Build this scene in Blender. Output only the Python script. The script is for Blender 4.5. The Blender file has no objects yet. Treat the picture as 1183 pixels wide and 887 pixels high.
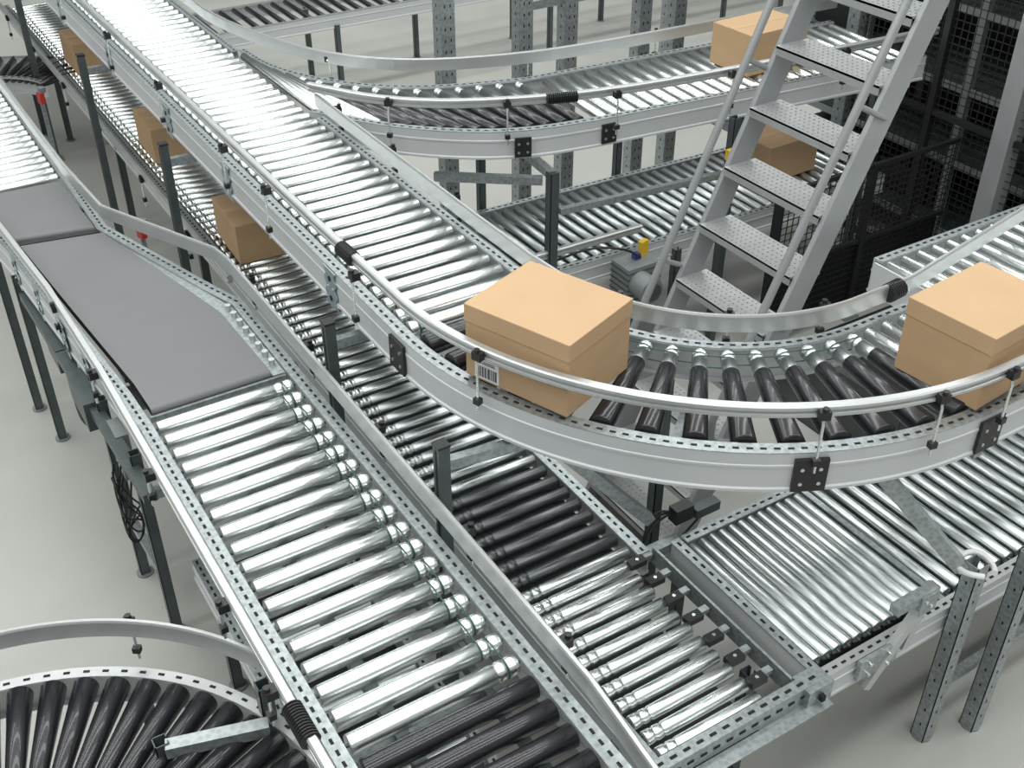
import bpy, bmesh, math, random
from mathutils import Vector, Matrix
random.seed(7)
S = bpy.context.scene
R = math.radians

# ------------------------------------------------------------------ materials
def mat(name, col, rough=0.5, metal=0.0, noise=0.0, nscale=20, bump=0.0, bscale=200, rvar=0.0, voronoi=False, stretch=None, coat=0.0):
    m = bpy.data.materials.new(name); m.use_nodes = True
    nt = m.node_tree; b = nt.nodes['Principled BSDF']
    b.inputs['Base Color'].default_value = (*col, 1)
    b.inputs['Roughness'].default_value = rough
    b.inputs['Metallic'].default_value = metal
    if coat: b.inputs['Coat Weight'].default_value = coat
    tc = nt.nodes.new('ShaderNodeTexCoord'); src = tc.outputs['Object']
    if stretch:
        mp = nt.nodes.new('ShaderNodeMapping'); mp.inputs['Scale'].default_value = stretch
        nt.links.new(src, mp.inputs['Vector']); src = mp.outputs['Vector']
    if noise > 0:
        if voronoi:
            n = nt.nodes.new('ShaderNodeTexVoronoi'); n.inputs['Scale'].default_value = nscale; o = n.outputs['Distance']
        else:
            n = nt.nodes.new('ShaderNodeTexNoise'); n.inputs['Scale'].default_value = nscale
            n.inputs['Detail'].default_value = 6; o = n.outputs['Fac']
        nt.links.new(src, n.inputs['Vector'])
        r = nt.nodes.new('ShaderNodeValToRGB')
        r.color_ramp.elements[0].position = .25; r.color_ramp.elements[1].position = .75
        r.color_ramp.elements[0].color = (*[c * (1 - noise) for c in col], 1)
        r.color_ramp.elements[1].color = (*[min(1, c * (1 + noise)) for c in col], 1)
        nt.links.new(o, r.inputs['Fac']); nt.links.new(r.outputs['Color'], b.inputs['Base Color'])
        if rvar > 0:
            mr = nt.nodes.new('ShaderNodeMapRange')
            mr.inputs['To Min'].default_value = max(.02, rough - rvar); mr.inputs['To Max'].default_value = rough + rvar
            nt.links.new(o, mr.inputs['Value']); nt.links.new(mr.outputs['Result'], b.inputs['Roughness'])
    if bump > 0:
        n2 = nt.nodes.new('ShaderNodeTexNoise'); n2.inputs['Scale'].default_value = bscale
        nt.links.new(src, n2.inputs['Vector'])
        bp = nt.nodes.new('ShaderNodeBump'); bp.inputs['Strength'].default_value = bump; bp.inputs['Distance'].default_value = .002
        nt.links.new(n2.outputs['Fac'], bp.inputs['Height']); nt.links.new(bp.outputs['Normal'], b.inputs['Normal'])
    return m
M = {
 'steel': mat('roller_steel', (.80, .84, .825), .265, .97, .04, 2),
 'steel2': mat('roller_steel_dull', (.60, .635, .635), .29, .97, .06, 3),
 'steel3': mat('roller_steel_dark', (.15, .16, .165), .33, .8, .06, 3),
 'cap': mat('roller_end_grey', (.55, .58, .56), .4, .5),
 'black': mat('roller_rubber_black', (.012, .012, .015), .26, 0, .2, 8, coat=.3),
 'plastic': mat('black_plastic', (.012, .012, .013), .4),
 'alu': mat('guide_aluminium', (.55, .565, .56), .38, .72, .05, 6),
 'panel': mat('frame_panel_white', (.54, .555, .56), .40, .1, .04, 3),
 'galv': mat('galvanised_steel', (.35, .385, .39), .40, .7, .15, 45, voronoi=True),
 'post': mat('post_dark_grey', (.09, .11, .11), .4, .5, .15, 10),
 'hole': mat('slot_dark', (.01, .01, .01), .8),
 'belt': mat('belt_grey', (.145, .147, .150), .5, 0, .05, 3, bump=.1, bscale=400),
 'card': mat('cardboard', (.46, .305, .17), .8, 0, .05, 5, bump=.08, bscale=150, stretch=(1, 1, 3)),
 'cardside': mat('cardboard_lid', (.48, .32, .18), .8, 0, .04, 5),
 'label': mat('label_paper', (.68, .68, .68), .6),
 'ink': mat('label_ink', (.08, .08, .08), .7),
 'teal': mat('drive_belt_dark_green', (.03, .085, .075), .45),
 'plate': mat('bracket_blue_grey', (.34, .41, .43), .38, .6, .08, 10),
 'floor': mat('floor_concrete', (.41, .41, .38), .33, 0, .07, 1.3, rvar=.1, bump=.05, bscale=60),
 'ladder': mat('ladder_grey', (.36, .37, .375), .42, .35, .06, 6),
 'tread': mat('tread_plate', (.44, .45, .45), .42, .5, .06, 10),
 'dark': mat('dark_cabinet', (.022, .023, .025), .4, .3),
 'wire': mat('mesh_wire_dark', (.04, .04, .04), .45, .5),
 'dark_sheet': mat('darkening_sheet', (.045, .048, .048), .5, .4, .2, 4),  # shade seen between rollers, put into a dark sheet colour
 'red': mat('red_device', (.5, .03, .02), .4),
 'yellow': mat('yellow_device', (.65, .42, .03), .4),
 'blue': mat('cable_blue', (.03, .05, .25), .4),
 'wall': mat('wall_grey', (.10, .105, .11), .7),
 'motor': mat('motor_grey', (.24, .26, .26), .45, .3),
 'white': mat('white_plastic', (.7, .7, .68), .4),
}

# ------------------------------------------------------------------ mesh builder
class MB:
    def __init__(s): s.v = []; s.f = []; s.m = []; s.sm = []; s.slots = []
    def add(s, vs, fs, mt, smooth=False):
        if mt not in s.slots: s.slots.append(mt)
        k = s.slots.index(mt); o = len(s.v); s.v += [tuple(v) for v in vs]
        for f in fs: s.f.append([i + o for i in f]); s.m.append(k); s.sm.append(smooth)
    def box(s, c, d, mt, rz=0):
        cs, sn = math.cos(rz), math.sin(rz); vs = []
        for dz in (-.5, .5):
            for dx, dy in ((-.5, -.5), (.5, -.5), (.5, .5), (-.5, .5)):
                x, y = dx * d[0], dy * d[1]
                vs.append((c[0] + x * cs - y * sn, c[1] + x * sn + y * cs, c[2] + dz * d[2]))
        s.add(vs, [(0, 3, 2, 1), (4, 5, 6, 7), (0, 1, 5, 4), (1, 2, 6, 5), (2, 3, 7, 6), (3, 0, 4, 7)], mt)
    def beam(s, a, b, w, h, mt, up=(0, 0, 1)):
        a, b = Vector(a), Vector(b); t = (b - a).normalized(); u = Vector(up)
        if abs(t.dot(u)) > .98: u = Vector((1, 0, 0))
        r = t.cross(u).normalized(); q = r.cross(t).normalized(); vs = []
        for p in (a, b):
            for i, j in ((-.5, -.5), (.5, -.5), (.5, .5), (-.5, .5)): vs.append(p + r * i * w + q * j * h)
        s.add(vs, [(0, 3, 2, 1), (4, 5, 6, 7), (0, 1, 5, 4), (1, 2, 6, 5), (2, 3, 7, 6), (3, 0, 4, 7)], mt)
    def lathe(s, a, b, prof, n, mt, smooth=True):
        a, b = Vector(a), Vector(b); t = (b - a).normalized()
        u = Vector((0, 0, 1)) if abs(t.z) < .9 else Vector((1, 0, 0))
        r = t.cross(u).normalized(); q = r.cross(t); vs = []; fs = []
        for d, rad in prof:
            for i in range(n):
                an = 2 * math.pi * i / n
                vs.append(a + t * d + (r * math.cos(an) + q * math.sin(an)) * rad)
        for k in range(len(prof) - 1):
            for i in range(n):
                j = (i + 1) % n; fs.append((k * n + i, k * n + j, (k + 1) * n + j, (k + 1) * n + i))
        s.add(vs, fs, mt, smooth)
        o = (len(prof) - 1) * n
        s.add(vs[:n], [tuple(reversed(range(n)))], mt); s.add(vs[o:], [tuple(range(n))], mt)
    def cyl(s, a, b, r, mt, n=12):
        L = (Vector(b) - Vector(a)).length; s.lathe(a, b, [(0, r), (L, r)], n, mt)
    def tube(s, path, r, mt, n=8, closed=False):
        P = [Vector(p) for p in path]; N = len(P); vs = []; fs = []; pr = None
        for i, p in enumerate(P):
            if closed: t = P[(i + 1) % N] - P[i - 1]
            else: t = P[min(i + 1, N - 1)] - P[max(i - 1, 0)]
            t.normalize()
            if pr is None:
                u = Vector((0, 0, 1)) if abs(t.z) < .9 else Vector((1, 0, 0)); pr = t.cross(u).normalized()
            pr = (pr - t * pr.dot(t)).normalized(); q = t.cross(pr)
            for k in range(n):
                an = 2 * math.pi * k / n; vs.append(p + (pr * math.cos(an) + q * math.sin(an)) * r)
        for i in range(N if closed else N - 1):
            for k in range(n):
                l = (k + 1) % n; j = (i + 1) % N; fs.append((i * n + k, i * n + l, j * n + l, j * n + k))
        s.add(vs, fs, mt, True)
        if not closed: s.add(vs[:n], [tuple(range(n))], mt); s.add(vs[-n:], [tuple(range(n))], mt)
    def sweep(s, path, prof, mt, side=1, z=None):
        P = [Vector((p[0], p[1], p[2] if len(p) > 2 else z)) for p in path]; N = len(P); n = len(prof); vs = []; fs = []
        for i, p in enumerate(P):
            t1 = (P[i] - P[i - 1]) if i > 0 else (P[1] - P[0]); t2 = (P[i + 1] - P[i]) if i < N - 1 else (P[-1] - P[-2])
            t1 = Vector((t1.x, t1.y, 0)).normalized(); t2 = Vector((t2.x, t2.y, 0)).normalized()
            t = (t1 + t2).normalized(); k = 1 / max(.4, t.dot(t1)); nr = Vector((t.y, -t.x, 0)) * side * k
            for o, dz in prof: vs.append(p + nr * o + Vector((0, 0, dz)))
        for i in range(N - 1):
            for k in range(n):
                l = (k + 1) % n; fs.append((i * n + k, i * n + l, (i + 1) * n + l, (i + 1) * n + k))
        s.add(vs, fs, mt); s.add(vs[:n], [tuple(range(n))], mt); s.add(vs[-n:], [tuple(range(n))], mt)
    def poly(s, pts, thick, mt):
        n = len(pts); th = Vector(thick); vs = [Vector(p) for p in pts] + [Vector(p) + th for p in pts]
        fs = [tuple(range(n)), tuple(range(2 * n - 1, n - 1, -1))] + [(i, (i + 1) % n, n + (i + 1) % n, n + i) for i in range(n)]
        s.add(vs, fs, mt)
    def obj(s, name, parent=None, bevel=0):
        me = bpy.data.meshes.new(name); me.from_pydata(s.v, [], s.f)
        for k in s.slots: me.materials.append(M[k])
        me.polygons.foreach_set('material_index', s.m); me.polygons.foreach_set('use_smooth', s.sm)
        bm = bmesh.new(); bm.from_mesh(me); bmesh.ops.recalc_face_normals(bm, faces=bm.faces); bm.to_mesh(me); bm.free()
        o = bpy.data.objects.new(name, me); S.collection.objects.link(o)
        if parent: o.parent = parent
        if bevel:
            b = o.modifiers.new('bevel', 'BEVEL'); b.width = bevel; b.segments = 2; b.limit_method = 'ANGLE'
        return o
def empty(name):
    e = bpy.data.objects.new(name, None); S.collection.objects.link(e); return e

def arc(cx, cy, r, a0, a1, n):
    return [(cx + r * math.cos(R(a0 + (a1 - a0) * i / n)), cy + r * math.sin(R(a0 + (a1 - a0) * i / n))) for i in range(n + 1)]
def smooth(pts, it=3):
    for _ in range(it):
        q = [pts[0]]
        for a, b in zip(pts, pts[1:]):
            q += [tuple(a[k] * .75 + b[k] * .25 for k in range(len(a))), tuple(a[k] * .25 + b[k] * .75 for k in range(len(a)))]
        pts = q + [pts[-1]]
    return pts
def resample(pts, step):
    P = [Vector(p) for p in pts]; out = []; d = 0; nxt = step / 2
    for a, b in zip(P, P[1:]):
        L = (b - a).length
        while nxt <= d + L and L > 0:
            q = a + (b - a) * ((nxt - d) / L); t = (b - a).normalized(); out.append((q, t)); nxt += step
        d += L
    return out
def at(path, t):
    P = [Vector((p[0], p[1])) for p in path]; Ls = [(b - a).length for a, b in zip(P, P[1:])]; tot = sum(Ls); d = t * tot
    for a, b, L in zip(P, P[1:], Ls):
        if d <= L: return a + (b - a) * (d / L)
        d -= L
    return P[-1]

# ------------------------------------------------------------------ conveyor pieces
def roller(mb, p0, p1, z, r=.029, mt='steel', groove=None, r2=None, n=20):
    a = Vector((p0[0], p0[1], z)); b = Vector((p1[0], p1[1], z)); L = (b - a).length
    e = .014
    if r2 is None: r2 = r
    mb.cyl(a, b, .007, 'post', 8)
    rr = lambda d: r + (r2 - r) * d / L
    prof = [(e, rr(e) * .55), (e, rr(e) * .9), (e + .004, rr(e))]
    if groove == 'start': ds = [.06, .10]
    elif groove == 'end': ds = [L - .10, L - .06]
    else: ds = []
    for g in ds: prof += [(g - .007, rr(g)), (g - .003, rr(g) * .86), (g + .003, rr(g) * .86), (g + .007, rr(g))]
    prof += [(L - e - .004, rr(L)), (L - e, rr(L) * .9), (L - e, rr(L) * .55)]
    mb.lathe(a, b, prof, n, mt)
def curve_roller(mb, pin, pout, z, rin=.031, rout=.041, head=.15):
    """steel grooved head at the inner end, black tapered sleeve to the outer end"""
    a = Vector((pin[0], pin[1], z)); b = Vector((pout[0], pout[1], z)); L = (b - a).length
    mb.cyl(a, b, .007, 'post', 8)
    h = head
    prof = [(.012, .016), (.012, rin - .003), (.017, rin)]
    for g in (.045, .07): prof += [(g - .008, rin), (g - .004, rin - .007), (g + .004, rin - .007), (g + .008, rin)]
    prof += [(h, rin)]
    mb.lathe(a, b, prof, 18, 'steel2')
    mb.lathe(a, b, [(h, rin - .004), (h, rin + .001), (h + .006, rin + .004), (L - .02, rout), (L - .015, rout * .92), (L - .015, .01)], 22, 'black')
def loop(mb, pa, pb, z, r=.031, mt='teal'):
    """round drive belt around two neighbouring rollers (in a vertical plane)"""
    a = Vector((pa[0], pa[1], z)); b = Vector((pb[0], pb[1], z)); t = (b - a).normalized(); up = Vector((0, 0, 1)); P = []
    for i in range(9):
        an = R(-90 + 180 * i / 8); P.append(b + (t * math.cos(an) + up * math.sin(an)) * r)
    for i in range(9):
        an = R(90 + 180 * i / 8); P.append(a + (t * math.cos(an) + up * math.sin(an)) * r)
    mb.tube(P, .0028, mt, 6, closed=True)

FR = lambda w, h, t=.005: [(0, 0), (w, 0), (w, -h), (w - .03, -h), (w - .03, -h + t), (w - t, -h + t), (w - t, -t), (0, -t)]
def side_frame(mb, path, z, side, w=.055, h=.17, holes=True, mt='panel', step=.05, top='galv'):
    path2 = [(p[0], p[1]) for p in path]
    mb.sweep(path2, FR(w, h), mt, side, z)
    mb.sweep(path2, [(0, .0005), (w + .001, .0005), (w + .001, .004), (0, .004)], top, side, z)
    mb.sweep(path2, [(w, -h * .28), (w + .004, -h * .30), (w + .004, -h * .36), (w, -h * .38)], mt, side, z)
    mb.sweep(path2, [(w, -h + .022), (w + .007, -h + .016), (w + .007, -h + .004), (w, -h)], mt, side, z)
    if holes:
        for q, t in resample([(p[0], p[1], 0) for p in path2], step):
            nr = Vector((t.y, -t.x, 0)) * side; c = q + nr * w * .55
            mb.box((c.x, c.y, z + .0045), (.024, .011, .002), 'hole', math.atan2(t.y, t.x))
G2 = [(0, 0), (.024, 0), (.030, .006), (.030, .018), (.020, .022), (.020, .030), (.030, .034), (.030, .046), (.024, .052), (0, .052), (-.004, .046), (-.004, .006)]
GW = [(0, 0), (.018, 0), (.026, .010), (.026, .024), (.022, .028), (.022, .050), (.026, .054), (.026, .068), (.018, .078), (.004, .080), (0, .072)]
def guide(mb, path, z, side, prof=G2):
    mb.sweep([(p[0], p[1]) for p in path], prof, 'alu', side, z)
def clamp(mb, x, y, nx, ny, zf, zg, rod=.008):
    """bent steel rod from frame flange up to the guide, with black clamp blocks. (nx,ny) points outward"""
    o = Vector((nx, ny, 0)); b = Vector((x, y, 0)); an = math.atan2(ny, nx)
    p0 = b + o * .045
    mb.tube([(p0.x, p0.y, zf - .06), (p0.x, p0.y, zg - .02), (p0.x - nx * .01, p0.y - ny * .01, zg + .01), (b.x + nx * .01, b.y + ny * .01, zg + .022)], rod * .75, 'steel', 8)
    mb.box((b.x + nx * .034, b.y + ny * .034, zg + .026), (.040, .042, .036), 'plastic', an)
    mb.cyl((b.x + nx * .045, b.y + ny * .045, zg + .04), (b.x + nx * .045, b.y + ny * .045, zg + .058), .012, 'plastic')
    mb.box((p0.x, p0.y, zf - .01), (.026, .03, .026), 'plastic', an)
def bellows(mb, a, b, r, mt='plastic'):
    L = (Vector(b) - Vector(a)).length; n = max(4, int(L / .012)); pr = []
    for i in range(n): pr += [(L * i / n, r * .75), (L * (i + .3) / n, r), (L * (i + .6) / n, r)]
    pr.append((L, r * .75)); mb.lathe(a, b, pr, 12, mt, False)
def splice(mb, x, y, nx, ny, z, h=.15, w=.13):
    """black joint plate with bolts on outer frame face"""
    an = math.atan2(ny, nx)
    mb.box((x + nx * .004, y + ny * .004, z - h / 2), (.014, w, h), 'plastic', an)
    tx, ty = -ny, nx
    for s in (-1, 1):
        for dz in (.3, .75):
            p = Vector((x + tx * s * w * .27, y + ty * s * w * .27, z - h * dz))
            mb.cyl(p + Vector((nx, ny, 0)) * .010, p + Vector((nx, ny, 0)) * .015, .008, 'steel2', 10)
def wavy_plate(mb, x, y, z, nx=-1, h=.20, w=.11):
    """scalloped joint plate on a frame face whose normal is along x"""
    pts = []; N = 14
    for i in range(N + 1):
        t = i / N; ww = w / 2 * (1 + .22 * math.cos(t * 6 * math.pi)); pts.append((x, y + ww, z - h * t))
    for i in range(N, -1, -1):
        t = i / N; ww = w / 2 * (1 + .22 * math.cos(t * 6 * math.pi)); pts.append((x, y - ww, z - h * t))
    mb.poly(pts, (nx * .006, 0, 0), 'plate')
    for dy, dz, r in ((0, .25, .014), (-.025, .5, .008), (.025, .5, .008), (0, .78, .014)):
        mb.cyl((x + nx * .005, y + dy, z - h * dz), (x + nx * .009, y + dy, z - h * dz), r, 'hole' if r > .01 else 'steel', 12)
def leg(mb, x, y, ztop, mt='post', w=.05, slots=False, foot=True):
    """C-section post with foot plate"""
    t = .004
    mb.box((x - w / 2 + t / 2, y, ztop / 2), (t, w, ztop), mt)
    mb.box((x, y - w / 2 + t / 2, ztop / 2), (w, t, ztop), mt)
    mb.box((x, y + w / 2 - t / 2, ztop / 2), (w, t, ztop), mt)
    mb.box((x + w / 2 - t / 2, y - w * .33, ztop / 2), (t, w * .3, ztop), mt)
    mb.box((x + w / 2 - t / 2, y + w * .33, ztop / 2), (t, w * .3, ztop), mt)
    if slots:
        k = .1
        while k < ztop - .03:
            mb.box((x, y - w / 2, k), (.008, .002, .016), 'hole'); mb.box((x - w / 2, y, k), (.002, .008, .016), 'hole'); k += .1
    if foot:
        mb.cyl((x, y, 0), (x, y, .012), .045, 'motor', 14); mb.cyl((x, y, .01), (x, y, .06), .01, 'steel', 8)
def capped_post(mb, x, y, z, w=.05):
    mb.box((x, y, z / 2), (w, w, z), 'post'); mb.box((x, y, z + .004), (w + .006, w + .006, .012), 'plastic')
    mb.box((x - w / 2, y, z / 2), (.002, w * .3, z * .98), 'hole')
    mb.box((x, y, .006), (.12, .12, .012), 'motor')
def dark_sheet(mb, x0, y0, x1, y1, z): mb.box(((x0 + x1) / 2, (y0 + y1) / 2, z), (x1 - x0, y1 - y0, .004), 'dark_sheet')  # added sheet below a roller bed, dark to stand in for shade in the gaps

# ================================================================== MAIN UPPER CONVEYOR (straight, 90 deg curve, straight)
ZT = 1.74; CX, CY = 3.41, 3.65
T = empty('curved_roller_conveyor')
outer = [(1.775, 13), (1.775, CY)] + arc(CX, CY, 1.635, 180, 270, 36)[1:] + [(9, CY - 1.635)]
innerA = [(2.415, 13), (2.415, 7.55)]
innerB = [(2.415, 6.1), (2.415, CY)] + arc(CX, CY, .995, 180, 270, 30)[1:] + [(3.9, CY - .995)]
innerC = [(3.95, 3.02), (9, 3.02)]
mb = MB()
side_frame(mb, outer, ZT, 1, .06, .18)
for pth in (innerA, innerB, innerC): side_frame(mb, pth, ZT, -1, .05, .18)
mb.beam((3.925, 2.66, ZT - .08), (3.925, 3.04, ZT - .08), .01, .16, 'panel')
dark_sheet(mb, 1.80, 3.9, 2.42, 13, ZT - .13)
mb.obj('side_frames', T)
mb = MB(); zr = ZT - .022; y = CY + .06; ys = []
while y < 12.9:
    roller(mb, (1.775, y), (2.415, y), zr, .036, 'steel', 'start'); ys.append(y); y += .118
x = CX + .05; xs = []
while x < 8.9:
    far = 2.655 if x < 3.9 else 3.02
    roller(mb, (x, far), (x, CY - 1.635), zr, .031, 'steel'); xs.append(x); x += .105
for i in range(14):
    an = 183.2 + i * 6.45
    a = (CX + .995 * math.cos(R(an)), CY + .995 * math.sin(R(an))); b = (CX + 1.635 * math.cos(R(an)), CY + 1.635 * math.sin(R(an)))
    curve_roller(mb, a, b, zr, .033, .050)
mb.obj('rollers', T)
mb = MB()
for i, (a, b) in enumerate(zip(ys, ys[1:])): loop(mb, (1.835 + .04 * (i % 2), a), (1.835 + .04 * (i % 2), b), zr, .034)
for i in range(13):
    rr = 1.040 + .025 * (i % 2)
    pa, pb = [(CX + rr * math.cos(R(183.2 + k * 6.45)), CY + rr * math.sin(R(183.2 + k * 6.45))) for k in (i, i + 1)]
    loop(mb, pa, pb, zr, .028)
mb.obj('drive_belts', T)
mb = MB()
RG = 1.685; ZG = ZT + .175
og = [(1.70, 13), (1.715, 4.4), (CX - RG, 3.7)] + arc(CX, CY, RG, 181, 270, 36) + [(9, CY - RG)]
guide(mb, og, ZG, 1)
ig = [(2.43, 6.13), (2.43, 4.2), (2.435, 3.75)] + arc(CX, CY, .965, 186, 268, 30) + [(3.75, 2.69), (4.74, 2.87), (5.8, 2.99), (9, 3.0)]
guide(mb, ig, ZT + .065, -1, GW)
bellows(mb, (1.70, 4.16, ZG + .026), (1.703, 4.03, ZG + .026), .036)
bellows(mb, (3.60, 2.69, ZT + .105), (3.69, 2.70, ZT + .105), .044)
for yy in (11.5, 10.2, 9.0, 7.7, 6.6, 5.5, 4.9, 3.90): clamp(mb, 1.675, yy, -1, 0, ZT, ZG)
for an in (199, 243, 258.5, 270):
    n = (math.cos(R(an)), math.sin(R(an))); clamp(mb, CX + 1.69 * n[0], CY + 1.69 * n[1], n[0], n[1], ZT, ZG)
for xx in (4.7, 5.6): clamp(mb, xx, 1.955, 0, -1, ZT, ZG)
for yy in (5.9, 5.2, 4.5): clamp(mb, 2.44, yy, 1, 0, ZT, ZT + .085)
for an in (205, 235, 262):
    n = (math.cos(R(an)), math.sin(R(an))); clamp(mb, CX + .95 * n[0], CY + .95 * n[1], -n[0], -n[1], ZT, ZT + .085)
mb.obj('guide_rails', T)
mb = MB()
splice(mb, CX - 1.70, 3.66, -1, 0, ZT - .02)
for an in (243, 270):
    n = (math.cos(R(an)), math.sin(R(an))); splice(mb, CX + 1.70 * n[0], CY + 1.70 * n[1], n[0], n[1], ZT - .02)
for yy in (9.5, 8.1, 6.8, 5.75, 4.35): wavy_plate(mb, 1.71, yy, ZT + .0)
for yy in (3.04, 4.10, 6.5, 8.4, 10.6):
    capped_post(mb, 1.575, yy, 1.62)
    if yy > 3.5: mb.beam((1.575, yy, 1.50), (2.47, yy, 1.50), .04, .05, 'galv')
mb.beam((1.60, 3.04, 1.52), (2.05, 2.98, 1.52), .04, .05, 'galv')
for yy in (4.10, 6.5, 8.4, 10.6): leg(mb, 2.53, yy, 1.6, 'galv')
mb.beam((2.00, 2.92, 1.54), (2.46, 2.80, 1.0), .05, .05, 'galv')
mb.beam((2.98, 2.12, 1.56), (3.32, 1.84, 1.06), .05, .06, 'galv')
mb.beam((2.30, 2.55, 1.53), (2.95, 3.05, 1.53), .05, .05, 'galv')
leg(mb, 2.66, 3.0, 1.56); leg(mb, 4.6, 3.12, 1.56); leg(mb, 6.3, 3.12, 1.56)
for xx in (3.42, 4.6, 6.3): mb.beam((xx, 1.97, 1.53), (xx, 3.12 if xx > 4 else 2.72, 1.53), .05, .05, 'galv')
for xx in (4.6, 6.3): leg(mb, xx, 1.80, 1.56)
mb.obj('supports', T)

# ================================================================== UPPER SIDE BRANCH
ZU = ZT
B = empty('roller_conveyor')
uo = smooth([(2.47, 6.25), (2.76, 5.78), (3.12, 5.45), (3.45, 5.29), (3.82, 5.23)], 3) + [(6.45, 4.98)]
ui = smooth([(2.47, 7.55), (2.50, 7.1), (2.72, 6.62), (3.15, 6.20), (3.85, 5.98)], 3) + [(6.45, 5.80)]
mb = MB(); side_frame(mb, uo, ZU, 1, .055, .17); side_frame(mb, ui, ZU, -1, .05, .17); mb.obj('side_frames', B)
uoc = [p for p in uo if p[0] < 3.83]; uic = [p for p in ui if p[0] < 3.87]
mb = MB(); N = 17
for i in range(N):
    t = (i + .5) / N; a = at(uic, t); b = at(uoc, t)
    if i < 5: roller(mb, a, b, ZU - .022, .029)
    else: curve_roller(mb, a, b, ZU - .022, .029, .037, .30)
x = 3.98
while x < 6.4:
    roller(mb, (x, 5.97 - (x - 3.85) * .07), (x - .06, 5.215 - (x - 3.8) * .094), ZU - .022, .031); x += .105
mb.obj('rollers', B)
mb = MB()
guide(mb, smooth([(2.42, 13), (2.40, 8.4), (2.40, 7.77), (2.6, 6.96), (2.84, 6.52), (3.2, 6.2), (3.8, 5.98), (4.4, 5.9), (5.72, 5.84), (6.45, 5.8)], 2), ZU + .11, -1, GW)
guide(mb, smooth([(2.42, 6.16), (2.66, 5.74), (2.98, 5.47), (3.4, 5.28), (3.85, 5.14), (4.5, 5.05), (5.5, 4.97), (6.45, 4.90)], 2), ZU + .16, 1)
bellows(mb, (3.50, 5.225, ZU + .186), (3.68, 5.165, ZU + .186), .034)
for p, n in (((2.72, 5.69), (-.7, -.7)), ((3.28, 5.31), (-.4, -.9)), ((3.9, 5.10), (-.1, -1)), ((4.7, 5.0), (0, -1)), ((5.6, 4.93), (0, -1))):
    clamp(mb, p[0], p[1], n[0], n[1], ZU, ZU + .16)
for p, n in (((2.75, 6.66), (.7, .7)), ((3.9, 6.0), (0, 1)), ((4.9, 5.93), (0, 1))): clamp(mb, p[0], p[1], n[0], n[1], ZU, ZU + .11)
mb.obj('guide_rails', B)
mb = MB()
splice(mb, 3.36, 5.255, -.34, -.94, ZU - .03, .12, .10); splice(mb, 3.92, 5.16, -.09, -1, ZU - .03, .12, .10)
leg(mb, 3.50, 5.14, 1.50, 'post', .06); leg(mb, 3.62, 6.2, 1.62)
for xx in (4.8, 6.0): leg(mb, xx, 5.06 - (xx - 3.8) * .06, 1.62, 'post', .055); leg(mb, xx, 6.2, 1.62); mb.beam((xx, 5.0, 1.54), (xx, 6.2, 1.54), .05, .05, 'galv')
mb.beam((3.5, 5.14, 1.48), (3.62, 6.2, 1.48), .05, .05, 'galv')
mb.beam((2.95, 5.62, 1.42), (3.48, 5.22, 1.42), .045, .05, 'galv')
mb.beam((3.53, 5.10, 1.25), (4.8, 4.98, 1.25), .04, .04, 'galv')
mb.obj('supports', B)

# ================================================================== LOWER LEVEL
ZM = .80
V = empty('roller_conveyor')
mb = MB(); side_frame(mb, [(3.2, 5.2), (6.45, 5.12)], ZM, 1, .05, .14); side_frame(mb, [(3.2, 6.12), (6.45, 6.02)], ZM, -1, .05, .14)
dark_sheet(mb, 3.2, 5.2, 6.45, 6.03, ZM - .12); mb.obj('side_frames', V)
mb = MB(); x = 3.28
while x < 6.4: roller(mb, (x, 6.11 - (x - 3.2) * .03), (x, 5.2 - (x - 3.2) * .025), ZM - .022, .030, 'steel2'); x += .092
mb.obj('rollers', V)
mb = MB()
guide(mb, [(3.3, 5.16), (4.2, 5.14)], ZM + .12, 1)
for xx in (3.4, 4.5, 5.9): leg(mb, xx, 5.10, .72); leg(mb, xx, 6.15, .72)
mb.box((4.02, 4.93, .72), (.26, .18, .26), 'motor'); mb.cyl((3.98, 4.84, .74), (3.98, 4.70, .74), .085, 'motor', 18); mb.cyl((3.98, 4.70, .74), (3.98, 4.685, .74), .06, 'post', 18)
for k in range(6): mb.box((4.02, 4.93, .62 + k * .04), (.27, .19, .008), 'post')
mb.box((4.02, 4.93, .30), (.05, .05, .6), 'post'); mb.box((4.02, 4.93, .006), (.12, .12, .012), 'motor')
mb.box((4.10, 4.97, .90), (.07, .035, .10), 'yellow', .3); mb.box((4.03, 4.95, .87), (.04, .04, .04), 'blue')
mb.tube(smooth([(4.05, 4.93, .86), (3.9, 4.9, .98), (3.7, 5.0, 1.0), (3.53, 5.12, .9)], 2), .008, 'plastic', 6)
mb.obj('supports_and_motor', V)

# lower conveyor below main line
L = empty('roller_conveyor')
mb = MB(); side_frame(mb, [(1.83, 13), (1.83, 1.86)], ZM, 1, .05, .14); side_frame(mb, [(2.42, 13), (2.42, 2.80)], ZM, -1, .06, .14)
dark_sheet(mb, 1.83, 2.85, 2.42, 13, ZM - .12)
mb.obj('side_frames', L)
mb = MB(); y = 1.93; i = 0
while y < 12.9:
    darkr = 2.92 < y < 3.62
    x1 = 2.42 if y > 2.8 else 2.36
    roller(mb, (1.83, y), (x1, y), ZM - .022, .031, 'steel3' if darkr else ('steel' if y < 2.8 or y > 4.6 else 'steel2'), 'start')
    i += 1; y += .098 if y > 2.85 else .085
mb.obj('rollers', L)
mb = MB()
mb.beam((1.76, 1.84, ZM - .01), (2.60, 1.84, ZM - .01), .006, .09, 'galv')
mb.beam((1.76, 1.865, ZM + .03), (2.60, 1.865, ZM + .03), .055, .005, 'galv')
mb.beam((1.76, 1.80, ZM - .055), (2.60, 1.80, ZM - .055), .06, .006, 'galv')
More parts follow.
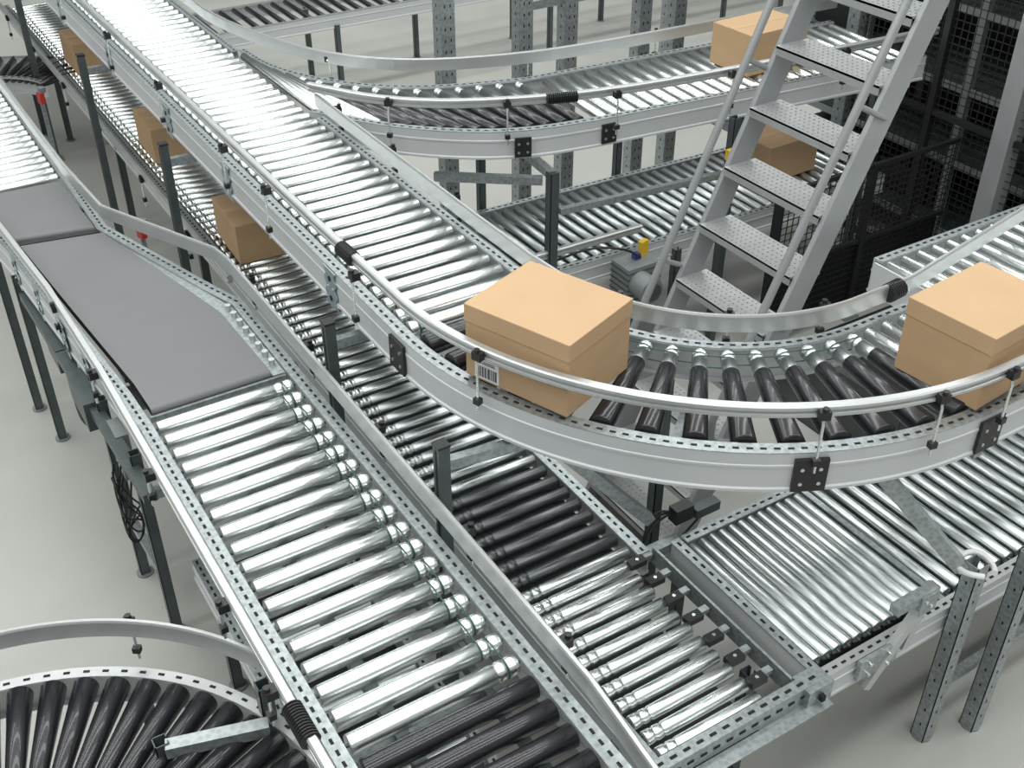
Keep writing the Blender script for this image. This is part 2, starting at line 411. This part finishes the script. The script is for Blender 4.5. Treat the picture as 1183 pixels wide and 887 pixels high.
for k in range(13): mb.box((1.80 + k * .063, 1.838, ZM - .01), (.03, .008, .012), 'hole'); mb.box((1.80 + k * .063, 1.865, ZM + .034), (.03, .012, .003), 'hole')
yy = 1.99
while yy < 2.78:
    mb.box((2.385, yy, ZM + .002), (.08, .045, .03), 'plastic'); mb.box((2.45, yy + .02, ZM - .01), (.06, .03, .02), 'galv')
    mb.cyl((2.385, yy, ZM + .016), (2.385, yy, ZM + .022), .008, 'steel'); yy += .13
mb.beam((2.50, 1.86, ZM - .03), (2.50, 2.80, ZM - .03), .012, .09, 'galv')
mb.box((2.56, 1.86, ZM - .02), (.13, .10, .10), 'galv'); mb.box((2.56, 1.80, ZM - .02), (.02, .02, .03), 'hole')
mb.beam((2.42, 2.82, ZM - .04), (2.66, 2.82, ZM - .04), .05, .05, 'galv')
dark_sheet(mb, 1.83, 1.9, 2.42, 2.85, ZM - .3)
guide(mb, [(1.69, 13), (1.69, 5.9)], ZM + .12, 1)
for yv in (12, 10.9, 9.8, 8.7, 7.6, 6.6): clamp(mb, 1.69, yv, -1, 0, ZM, ZM + .12)
for yv in (2.1, 3.5, 5.2, 6.9, 8.9, 11): leg(mb, 1.80, yv, .7); leg(mb, 2.46, yv, .7)
mb.obj('end_frame_and_supports', L)

# right lower conveyor
Q = empty('roller_conveyor')
mb = MB(); side_frame(mb, [(2.62, 1.90), (9, 1.90)], ZM, 1, .05, .14, top='alu'); side_frame(mb, [(2.66, 2.75), (9, 2.75)], ZM, -1, .05, .14)
dark_sheet(mb, 2.66, 1.9, 9, 2.75, ZM - .12)
mb.beam((2.615, 1.88, ZM - .06), (2.615, 2.79, ZM - .06), .03, .13, 'panel'); mb.beam((2.615, 1.88, ZM + .006), (2.615, 2.79, ZM + .006), .05, .006, 'galv')
for k in range(16): mb.box((2.615, 1.93 + k * .055, ZM + .010), (.011, .026, .002), 'hole')
mb.obj('side_frames', Q)
mb = MB(); x = 2.67
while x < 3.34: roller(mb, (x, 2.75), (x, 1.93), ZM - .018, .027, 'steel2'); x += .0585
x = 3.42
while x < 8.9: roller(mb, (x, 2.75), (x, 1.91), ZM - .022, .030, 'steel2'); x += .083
mb.beam((3.365, 1.9, ZM - .005), (3.365, 2.75, ZM - .005), .03, .01, 'galv')
mb.obj('rollers', Q)
mb = MB()
leg(mb, 3.36, 1.80, 1.10, 'galv', .07, True); leg(mb, 3.60, 1.72, 1.10, 'galv', .07, True)
leg(mb, 5.0, 1.82, .72); leg(mb, 6.5, 1.82, .72); leg(mb, 5.0, 2.84, .72); leg(mb, 3.3, 2.84, .72); leg(mb, 2.72, 2.84, .72)
mb.beam((2.86, 1.83, .62), (3.14, 1.83, 1.02), .035, .045, 'alu'); mb.beam((3.06, 1.84, .74), (3.14, 1.84, 1.06), .04, .04, 'alu'); mb.beam((2.94, 1.84, 1.02), (3.18, 1.84, 1.02), .045, .045, 'galv')
mb.box((2.90, 1.83, .76), (.22, .02, .11), 'galv'); mb.box((3.12, 1.82, .98), (.10, .02, .10), 'galv')
for p in ((2.84, .79), (2.95, .79), (2.84, .73), (2.95, .73), (3.10, 1.0), (3.14, .96)): mb.cyl((p[0], 1.822, p[1]), (p[0], 1.806, p[1]), .009, 'steel', 8)
ring = [(3.36 + .072 * math.cos(R(a)), 1.80 + .072 * math.sin(R(a)), 1.08 + .01 * math.sin(R(a * 2))) for a in range(-60, 250, 15)]
mb.tube(ring, .013, 'white', 8)
guide(mb, [(3.7, 1.80), (9, 1.80)], ZM + .08, 1)
mb.beam((3.38, 1.80, .35), (4.9, 1.82, .35), .04, .04, 'galv')
mb.box((2.72, 2.88, ZM + .06), (.10, .06, .08), 'plastic'); mb.box((2.86, 2.87, ZM + .03), (.14, .05, .05), 'post')
for k in range(3): mb.tube(smooth([(2.70, 2.88, ZM + .06), (2.60 + .02 * k, 2.92, ZM + .10 - .03 * k), (2.52, 2.90, ZM - .02 * k), (2.50, 2.86, ZM - .12), (2.72, 2.92, ZM - .2), (2.9, 2.88, ZM + .02)], 3), .006, 'plastic', 6)
mb.obj('supports', Q)

# ================================================================== FRONT LEFT CONVEYOR WITH BELT
ZF = 1.30
F = empty('belt_and_roller_conveyor')
fl = [(.44, 13), (.47, 7.3), (.60, 6.3), (.665, 5.4), (.735, 4.5), (.745, 4.2), (.745, 1.0)]
fr = [(1.06, 13), (1.05, 6.25), (1.34, 5.25), (1.415, 5.02), (1.415, 1.0)]
mb = MB(); side_frame(mb, fl, ZF, 1, .055, .17); side_frame(mb, fr, ZF, -1, .06, .17); mb.obj('side_frames', F)
mb = MB(); y = 1.05; ys = []
while y < 4.26:
    roller(mb, (.745, y), (1.415, y), ZF - .02, .042 if y < 2.13 else .037, 'black' if y < 2.13 else 'steel', None if y < 2.13 else 'end'); ys.append(y); y += .1165
y = 7.15
while y < 12.9: roller(mb, (.465 - (y - 7.15) * .004, y), (1.05, y), ZF - .02, .032, 'steel'); y += .105
mb.obj('rollers', F)
mb = MB()
for i, (a, b) in enumerate(zip(ys, ys[1:])):
    if a > 2.1: loop(mb, (1.355 - .04 * (i % 2), a), (1.355 - .04 * (i % 2), b), ZF - .02, .035)
mb.obj('drive_belts', F)
mb = MB()
def beltloop(poly_l, poly_r, z, th=.045):
    """closed flat belt: top skin, rounded noses, return"""
    sec = [(a, b, z) for a, b in zip(poly_l, poly_r)]
    e0 = Vector(poly_l[0]) - Vector(poly_l[1]); e0.normalize(); e1 = Vector(poly_l[-1]) - Vector(poly_l[-2]); e1.normalize()
    L0 = []
    for k in range(1, 8):
        an = R(180 * k / 8); o = e1 * math.sin(an) * th / 2; L0.append((tuple(Vector(poly_l[-1]) + o), tuple(Vector(poly_r[-1]) + o), z - th / 2 + math.cos(an) * th / 2))
    low = [(a, b, z - th) for a, b, _ in reversed(sec)]
    L1 = []
    for k in range(1, 8):
        an = R(180 * k / 8); o = e0 * math.sin(an) * th / 2; L1.append((tuple(Vector(poly_l[0]) + o), tuple(Vector(poly_r[0]) + o), z - th / 2 - math.cos(an) * th / 2))
    allr = sec + L0 + low + L1; vs = []; N = len(allr)
    for a, b, zz in allr: vs += [(a[0], a[1], zz), (b[0], b[1], zz)]
    mb.add(vs, [(2 * i, 2 * i + 1, (2 * ((i + 1) % N)) + 1, 2 * ((i + 1) % N)) for i in range(N)], 'belt', False)
    for sd in (0, 1): mb.add([vs[2 * i + sd] for i in range(N)], [tuple(range(N))], 'hole')
beltloop([(.53, 7.02), (.60, 6.38)], [(1.02, 7.02), (1.04, 6.30)], ZF + .012)
beltloop([(.62, 6.24), (.69, 5.4), (.765, 4.55), (.77, 4.33)], [(1.06, 6.16), (1.26, 5.29), (1.33, 4.95), (1.345, 4.33)], ZF + .015)
mb.obj('belts', F)
mb = MB()
mb.beam((.60, 6.31, ZF - .01), (1.06, 6.23, ZF - .01), .04, .02, 'plastic')
mb.beam((.76, 4.295, ZF - .03), (1.41, 4.295, ZF - .03), .015, .03, 'galv')
mb.poly([(1.08, 6.12, ZF - .012), (1.35, 5.22, ZF - .012), (1.41, 5.0, ZF - .012), (1.41, 4.3, ZF - .012), (1.35, 4.3, ZF - .012), (1.335, 4.95, ZF - .012), (1.27, 5.28, ZF - .012)], (0, 0, .006), 'galv')
for k in range(8): mb.cyl((1.385, 4.40 + k * .085, ZF - .008), (1.385, 4.40 + k * .085, ZF + .02), .016, 'cap', 12)
guide(mb, [(.98, 13), (1.04, 6.9), (1.08, 6.2), (1.455, 5.36), (1.475, 5.2), (1.475, 1.9), (1.44, 1.5), (1.37, 1.0)], ZF + .09, -1, GW)
guide(mb, [(.40, 13), (.45, 7.3), (.565, 6.4), (.63, 5.5), (.655, 4.6), (.655, 1.0)], ZF + .07, 1)
for yy in (5.0, 4.25, 3.5, 2.75, 2.1): clamp(mb, 1.49, yy, 1, 0, ZF, ZF + .10)
for yy in (5.3, 4.6, 3.75, 2.9, 2.45): clamp(mb, .64, yy, -1, 0, ZF, ZF + .07)
bellows(mb, (.64, 2.36, ZF + .096), (.64, 2.20, ZF + .096), .036)
mb.obj('guide_rails', F)
mb = MB()
for yy, xx in ((6.15, .555), (5.75, .585), (5.3, .61), (4.95, .635), (4.25, .685), (3.95, .685), (2.9, .685)): wavy_plate(mb, xx, yy, ZF + .01, h=.19, w=.10)
for xx, yy in ((.50, 6.6), (.55, 6.2), (.63, 4.75), (.645, 4.25), (.645, 2.7)):
    leg(mb, xx, yy, 1.16, 'post', .05)
for xx, yy in ((1.12, 6.9), (1.47, 4.75), (1.47, 2.9)): leg(mb, xx, yy, 1.16, 'post', .05)
mb.beam((.63, 4.75, .40), (.645, 4.25, .40), .04, .04, 'galv'); mb.beam((.645, 4.25, .9), (1.47, 4.25, .9), .04, .05, 'galv')
mb.box((.60, 4.95, 1.05), (.10, .34, .16), 'post'); mb.box((.60, 5.5, 1.04), (.09, .26, .14), 'post'); mb.box((.645, 4.55, .98), (.06, .16, .26), 'motor')
mb.beam((.56, 6.1, 1.08), (.63, 4.0, 1.08), .06, .05, 'post')
mb.cyl((.72, 4.9, 1.0), (1.2, 4.9, 1.0), .07, 'motor', 18); mb.box((1.0, 5.4, 1.0), (.35, .5, .12), 'post')
for k in range(5):
    c0 = random.uniform(0, 6); P = []
    for j in range(40):
        t = j / 39; P.append((.60 + .05 * math.cos(c0 + t * 9), 4.45 + .07 * math.sin(c0 + t * 11), .95 - .40 * math.sin(math.pi * t) + .03 * math.cos(5 * t + c0)))
    mb.tube(P, .005, 'plastic', 6)
P = [(.60, 5.4, 1.0), (.58, 5.3, .9), (.56, 5.1, .84), (.58, 4.9, .9), (.6, 4.8, 1.0)]
mb.tube(smooth(P, 2), .008, 'plastic', 6)
mb.box((1.08, 3.3, 1.06), (.62, .05, .06), 'galv'); mb.box((1.08, 2.3, 1.06), (.62, .05, .06), 'galv')
mb.beam((.98, 1.1, 1.10), (.98, 4.2, 1.10), .05, .04, 'post'); mb.beam((1.30, 1.1, 1.16), (1.30, 4.2, 1.16), .03, .06, 'post')  # dark beams added below the rollers to deepen the shade in the gaps
mb.obj('supports_and_drive', F)

# conveyor running beneath the front line
W = empty('roller_conveyor')
mb = MB(); side_frame(mb, [(.80, 4.1), (.80, 1.0)], .55, 1, .04, .12); side_frame(mb, [(1.38, 4.1), (1.38, 1.0)], .55, -1, .04, .12)
y = 1.1
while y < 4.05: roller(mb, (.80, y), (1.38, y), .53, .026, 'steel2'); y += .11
dark_sheet(mb, .8, 1.0, 1.38, 4.1, .45)
for yy in (1.2, 3.75): leg(mb, .78, yy, .45); leg(mb, 1.40, yy, .45)
mb.obj('low_roller_bed', W)

# ================================================================== BOTTOM LEFT CURVE (black rollers)
K = empty('curved_roller_conveyor'); ZK = 1.0; kx, ky = -.37, 2.26
mb = MB(); oa = [(-1.5, ky + 1.08)] + arc(kx, ky, 1.08, 90, 0, 30); ia = [(-1.5, ky + .46)] + arc(kx, ky, .46, 90, 0, 20)
side_frame(mb, oa, ZK, -1, .045, .16, holes=True, step=.07, top='alu'); side_frame(mb, ia, ZK, 1, .045, .16); mb.obj('side_frames', K)
mb = MB()
for i in range(14):
    an = 88 - i * 6.4; c, s_ = math.cos(R(an)), math.sin(R(an))
    curve_roller(mb, (kx + .46 * c, ky + .46 * s_), (kx + 1.08 * c, ky + 1.08 * s_), ZK - .022, .024, .047, .08)
x = -.5
while x > -1.45: roller(mb, (x, ky + .46), (x, ky + 1.08), ZK - .022, .036, 'black'); x -= .11
mb.obj('rollers', K)
mb = MB(); guide(mb, [(-1.5, ky + 1.17)] + arc(kx, ky, 1.17, 90, 24, 26), ZK + .12, -1, GW)
for an in (85, 55): n = (math.cos(R(an)), math.sin(R(an))); clamp(mb, kx + 1.18 * n[0], ky + 1.18 * n[1], n[0], n[1], ZK, ZK + .12)
for p in ((-.6, 3.42), (.3, 3.17), (-.2, 2.62), (-1.3, 3.42), (-1.3, 2.65), (.13, 2.2)): leg(mb, p[0], p[1], .86)
mb.beam((.28, 2.72, ZK + .03), (.62, 2.62, ZK + .03), .05, .05, 'galv'); leg(mb, .27, 2.74, 1.06, 'post', .05, foot=True)
mb.obj('guide_and_supports', K)

# ================================================================== BOXES
def carton(name, cx, cy, z, w, d, h, rz, lid=.0, label=None):
    e = empty(name); mb = MB()
    mb.box((cx, cy, z + h / 2), (w, d, h), 'card', rz)
    mb.obj('carton_body', e, .004)
    mb = MB()
    if lid:
        mb.box((cx, cy, z + h - lid / 2 + .002), (w + .006, d + .006, lid + .004), 'cardside', rz); mb.obj('lid', e, .003); mb = MB()
    else:
        mb.box((cx, cy, z + h + .0006), (w * .998, .05, .0012), 'cardside', rz); mb.obj('tape', e); mb = MB()
    if label:
        c, s_ = math.cos(rz), math.sin(rz)
        side, u0, zz, lw, lh = label
        def P(u, zc, du, dz, off, mt):
            lx, ly = -w / 2 - off, u
            mb.box((cx + lx * c - ly * s_, cy + lx * s_ + ly * c, z + zc), (.0016, du, dz), mt, rz)
        P(u0, zz, lw, lh, .0012, 'label'); k = -lw / 2 + .012
        while k < lw / 2 - .012:
            bw = random.choice((.002, .003, .005)); P(u0 + k, zz - lh * .12, bw, lh * .55, .0022, 'ink'); k += bw + random.choice((.002, .004))
        P(u0, zz + lh * .33, lw * .7, .004, .0022, 'ink'); P(u0 - .01, zz + lh * .42, lw * .5, .003, .0022, 'ink')
        mb.obj('label', e)
    return e
ZB = ZT + .016
carton('cardboard_box', 2.095, 3.085, ZB, .425, .495, .325, R(20.5), .075, ('x', .14, .055, .12, .09))
carton('cardboard_box', 3.555, 2.195, ZB, .47, .38, .325, R(5), .075)
carton('cardboard_box', 5.33, 5.42, ZB, .52, .36, .27, R(2), .0)
carton('cardboard_box', 2.03, 6.52, ZM + .012, .30, .50, .27, R(-3), .0)
carton('cardboard_box', 2.06, 8.35, ZM + .012, .32, .50, .27, R(-2), .0)
carton('cardboard_box', 2.06, 10.65, ZM + .012, .32, .50, .27, R(0), .0)
carton('cardboard_box', 5.80, 5.60, ZM + .012, .50, .40, .28, R(3), .0)

# ================================================================== LADDER
D = empty('step_ladder'); XL = lambda z: 3.62 + (z - 1.32) * .433
y0, y1 = 3.28, 3.98
mb = MB()
for yy in (y0, y1): mb.beam((XL(0), yy, 0.02), (XL(3.9), yy, 3.9), .03, .14, 'ladder', up=(1, 0, 0))
mb.obj('stringers', D, .004)
mb = MB(); z = .15
while z < 3.8:
    x = XL(z); mb.box((x, (y0 + y1) / 2, z), (.21, y1 - y0 - .03, .012), 'tread')
    for sx in (-1, 1): mb.box((x + sx * .101, (y0 + y1) / 2, z - .018), (.008, y1 - y0 - .03, .045), 'tread')
    for i in range(20):
        for j in range(6):
            mb.cyl((x - .085 + j * .034, y0 + .04 + i * .032, z + .005), (x - .085 + j * .034, y0 + .04 + i * .032, z + .009), .005, 'ladder', 6)
    z += .293
mb.obj('treads', D)
mb = MB()
for yy in (y0 - .02, y1 + .02):
    o = -.24
    P = [(XL(.75), yy, .75), (XL(.78) + o * .7, yy, .80), (XL(.95) + o, yy, .95), (XL(3.9) + o, yy, 3.9)]
    mb.tube(smooth(P[:3], 2) + [P[3]], .021, 'ladder', 12)
    for zz in (1.35, 2.35, 3.3): mb.tube([(XL(zz), yy, zz), (XL(zz + .1) + o, yy, zz + .1)], .014, 'ladder', 8)
mb.obj('handrails', D)

# ================================================================== BACKGROUND
mb = MB(); mb.box((4, 8, -.05), (44, 44, .1), 'floor'); mb.obj('floor')
RK = empty('storage_rack'); mb = MB()
def upright(mb, x, y, h, w=.11):
    mb.box((x, y - w / 2, h / 2), (w, .006, h), 'galv'); mb.box((x - w / 2, y, h / 2), (.006, w, h), 'galv'); mb.box((x + w / 2, y, h / 2), (.006, w, h), 'galv')
    mb.box((x, y, .005), (.18, .18, .01), 'motor'); k = .1
    while k < h - .05:
        for d in (-.022, .022): mb.box((x + d, y - w / 2 - .003, k), (.009, .002, .022), 'hole')
        mb.box((x - w / 2 - .003, y, k), (.002, .010, .022), 'hole'); k += .08
for x in (3.75, 4.40, 4.80, 5.50, 5.85): upright(mb, x, 6.9, 4.0)
for x in (7.2, 8.6, 10): upright(mb, x, 8.6, 4.0)
mb.beam((4.8, 6.9, 2.55), (5.85, 6.9, 2.55), .05, .1, 'galv'); mb.beam((4.4, 6.9, 1.9), (5.5, 6.9, 1.9), .04, .06, 'galv')
mb.obj('uprights_and_beams', RK)
C2 = empty('roller_conveyor'); mb = MB()
side_frame(mb, [(2.9, 10.6), (14, 10.6)], .9, 1, .05, .14, holes=False); side_frame(mb, [(2.9, 11.3), (14, 11.3)], .9, -1, .05, .14, holes=False)
x = 3
while x < 14: roller(mb, (x, 11.3), (x, 10.6), .88, .027, 'black', n=8); x += .14
x = 3.2
while x < 14: leg(mb, x, 10.55, .8, slots=False); leg(mb, x, 11.35, .8, slots=False); x += 1.3
mb.obj('roller_bed', C2)
C3 = empty('roller_conveyor'); mb = MB()
pts_o = arc(1.0, 10.2, 1.2, 20, 100, 16)
side_frame(mb, pts_o, .8, -1, .05, .14, holes=False); side_frame(mb, arc(1.0, 10.2, .6, 20, 100, 16), .8, 1, .05, .14, holes=False)
for i in range(14):
    a = R(22 + i * 6); roller(mb, (1 + .6 * math.cos(a), 10.2 + .6 * math.sin(a)), (1 + 1.2 * math.cos(a), 10.2 + 1.2 * math.sin(a)), .78, .028, 'black')
for a in (25, 60, 95): leg(mb, 1 + 1.25 * math.cos(R(a)), 10.2 + 1.25 * math.sin(R(a)), .7)
mb.obj('roller_bed', C3)
for p in ((1.45, 7.0, .85), (1.42, 9.6, .95)):
    e = empty('barcode_scanner'); mb = MB(); mb.box((p[0], p[1], p[2]), (.04, .06, .09), 'red', .3); mb.box((p[0] + .02, p[1], p[2] + .065), (.05, .05, .04), 'motor', .3)
    mb.beam((p[0], p[1], 0), (p[0], p[1], p[2] - .03), .03, .03, 'galv'); mb.box((p[0], p[1], .005), (.1, .1, .01), 'motor'); mb.obj('scanner_body', e)
CG = empty('wire_mesh_cage'); mb = MB()
XF = 6.65
for yy, w in ((4.95, .05), (4.30, .14), (3.3, .08)): mb.box((XF, yy, 2.0), (w, w, 4.0), 'ladder' if w > .06 else 'dark'); mb.box((XF, yy, .006), (.2, .2, .012), 'motor')
upright(mb, XF, 5.75, 4.0)
yy = 3.3
while yy < 5.75: mb.beam((XF, yy, .15), (XF, yy, 3.9), .005, .005, 'wire'); yy += .055
z = .15
while z < 3.9: mb.beam((XF, 3.3, z), (XF, 5.75, z), .005, .005, 'wire'); z += .055
for z in (.15, 1.3, 2.5, 3.9): mb.beam((XF, 3.3, z), (XF, 5.75, z), .04, .04, 'dark')
# low return wing of the cage in front of the side branch, with dark kick panels
YW = 4.66
for xx in (4.95, 5.8): mb.box((xx, YW, .6), (.045, .045, 1.2), 'dark'); mb.box((xx, YW, .006), (.14, .14, .012), 'motor')
for zz in (.08, .62, 1.18): mb.beam((4.95, YW, zz), (XF, YW, zz), .03, .03, 'dark')
xx = 4.95
while xx < XF: mb.beam((xx, YW, .1), (xx, YW, 1.18), .005, .005, 'wire'); xx += .05
zz = .12
while zz < 1.16: mb.beam((4.95, YW, zz), (XF, YW, zz), .005, .005, 'wire'); zz += .05
mb.box((5.8, YW + .02, .34), (1.66, .006, .52), 'dark')
mb.obj('mesh_panels', CG)
# dark sheet added to darken the floor in the guarded zone
FM = empty('dark_floor_sheet'); mb = MB(); mb.box((5.55, 3.92, .006), (1.9, 1.3, .012), 'dark_sheet'); mb.obj('floor_sheet', FM)
SR = empty('dark_shelving_rack'); mb = MB()
for yy in (2.9, 3.9, 4.9, 5.9, 6.9):
    for xx in (6.95, 7.75): mb.box((xx, yy, 2.0), (.06, .06, 4.0), 'motor')
for z in (.3, .85, 1.4, 1.95, 2.5, 3.05, 3.6):
    mb.box((7.35, 4.9, z), (.8, 4.0, .025), 'post')
    for k in range(6): mb.beam((6.98 + k * .14, 2.9, z + .02), (6.98 + k * .14, 6.9, z + .02), .03, .015, 'post')
    mb.beam((6.94, 2.9, z + .0), (6.94, 6.9, z + .0), .02, .05, 'motor')
    for yy in (3.2, 4.35, 5.45, 6.4):
        if random.random() < .6: mb.box((7.4, yy, z + .15), (.5, .5, .24), 'dark')
mb.box((7.8, 4.9, 2.0), (.03, 4.1, 4.0), 'dark')
mb.obj('shelves', SR)
YP = empty('striped_guard_post'); mb = MB()
mb.box((4.74, 4.93, .56), (.05, .05, 1.12), 'post')
for k in range(5): mb.box((4.74, 4.93, 1.12 + k * .07), (.06, .06, .07), 'plastic' if k % 2 else 'yellow')
mb.obj('striped_column', YP)
mb = MB(); mb.box((4, 24, 4), (44, .2, 8), 'wall'); mb.obj('wall_back')
mb = MB(); mb.box((22, 8, 4), (.2, 40, 8), 'wall'); mb.obj('wall_right')

# ================================================================== LIGHT
w = bpy.data.worlds.new('World'); S.world = w; w.use_nodes = True
bg = w.node_tree.nodes['Background']; bg.inputs['Color'].default_value = (.94, .99, 1, 1); bg.inputs['Strength'].default_value = .40
def area(x, y, z, sx, sy, e, rot=(0, 0, 0), col=(.985, 1, .99)):
    l = bpy.data.lights.new('ceiling_lamp', 'AREA'); l.shape = 'RECTANGLE'; l.size = sx; l.size_y = sy; l.energy = e; l.color = col
    o = bpy.data.objects.new('ceiling_lamp', l); o.location = (x, y, z); o.rotation_euler = rot; S.collection.objects.link(o)
for y in (-3, .5, 4, 7.5, 11, 15): area(3, y, 8.5, 22, .9, 490)

cam = bpy.data.cameras.new('camera'); co = bpy.data.objects.new('camera', cam); S.collection.objects.link(co)
cam.sensor_width = 36; cam.lens = 1290 / 1183 * 36; co.location = (0, 0, 4.3); co.rotation_euler = (R(55), 0, R(-32)); cam.clip_end = 200
S.camera = co
S.view_settings.view_transform = 'Standard'
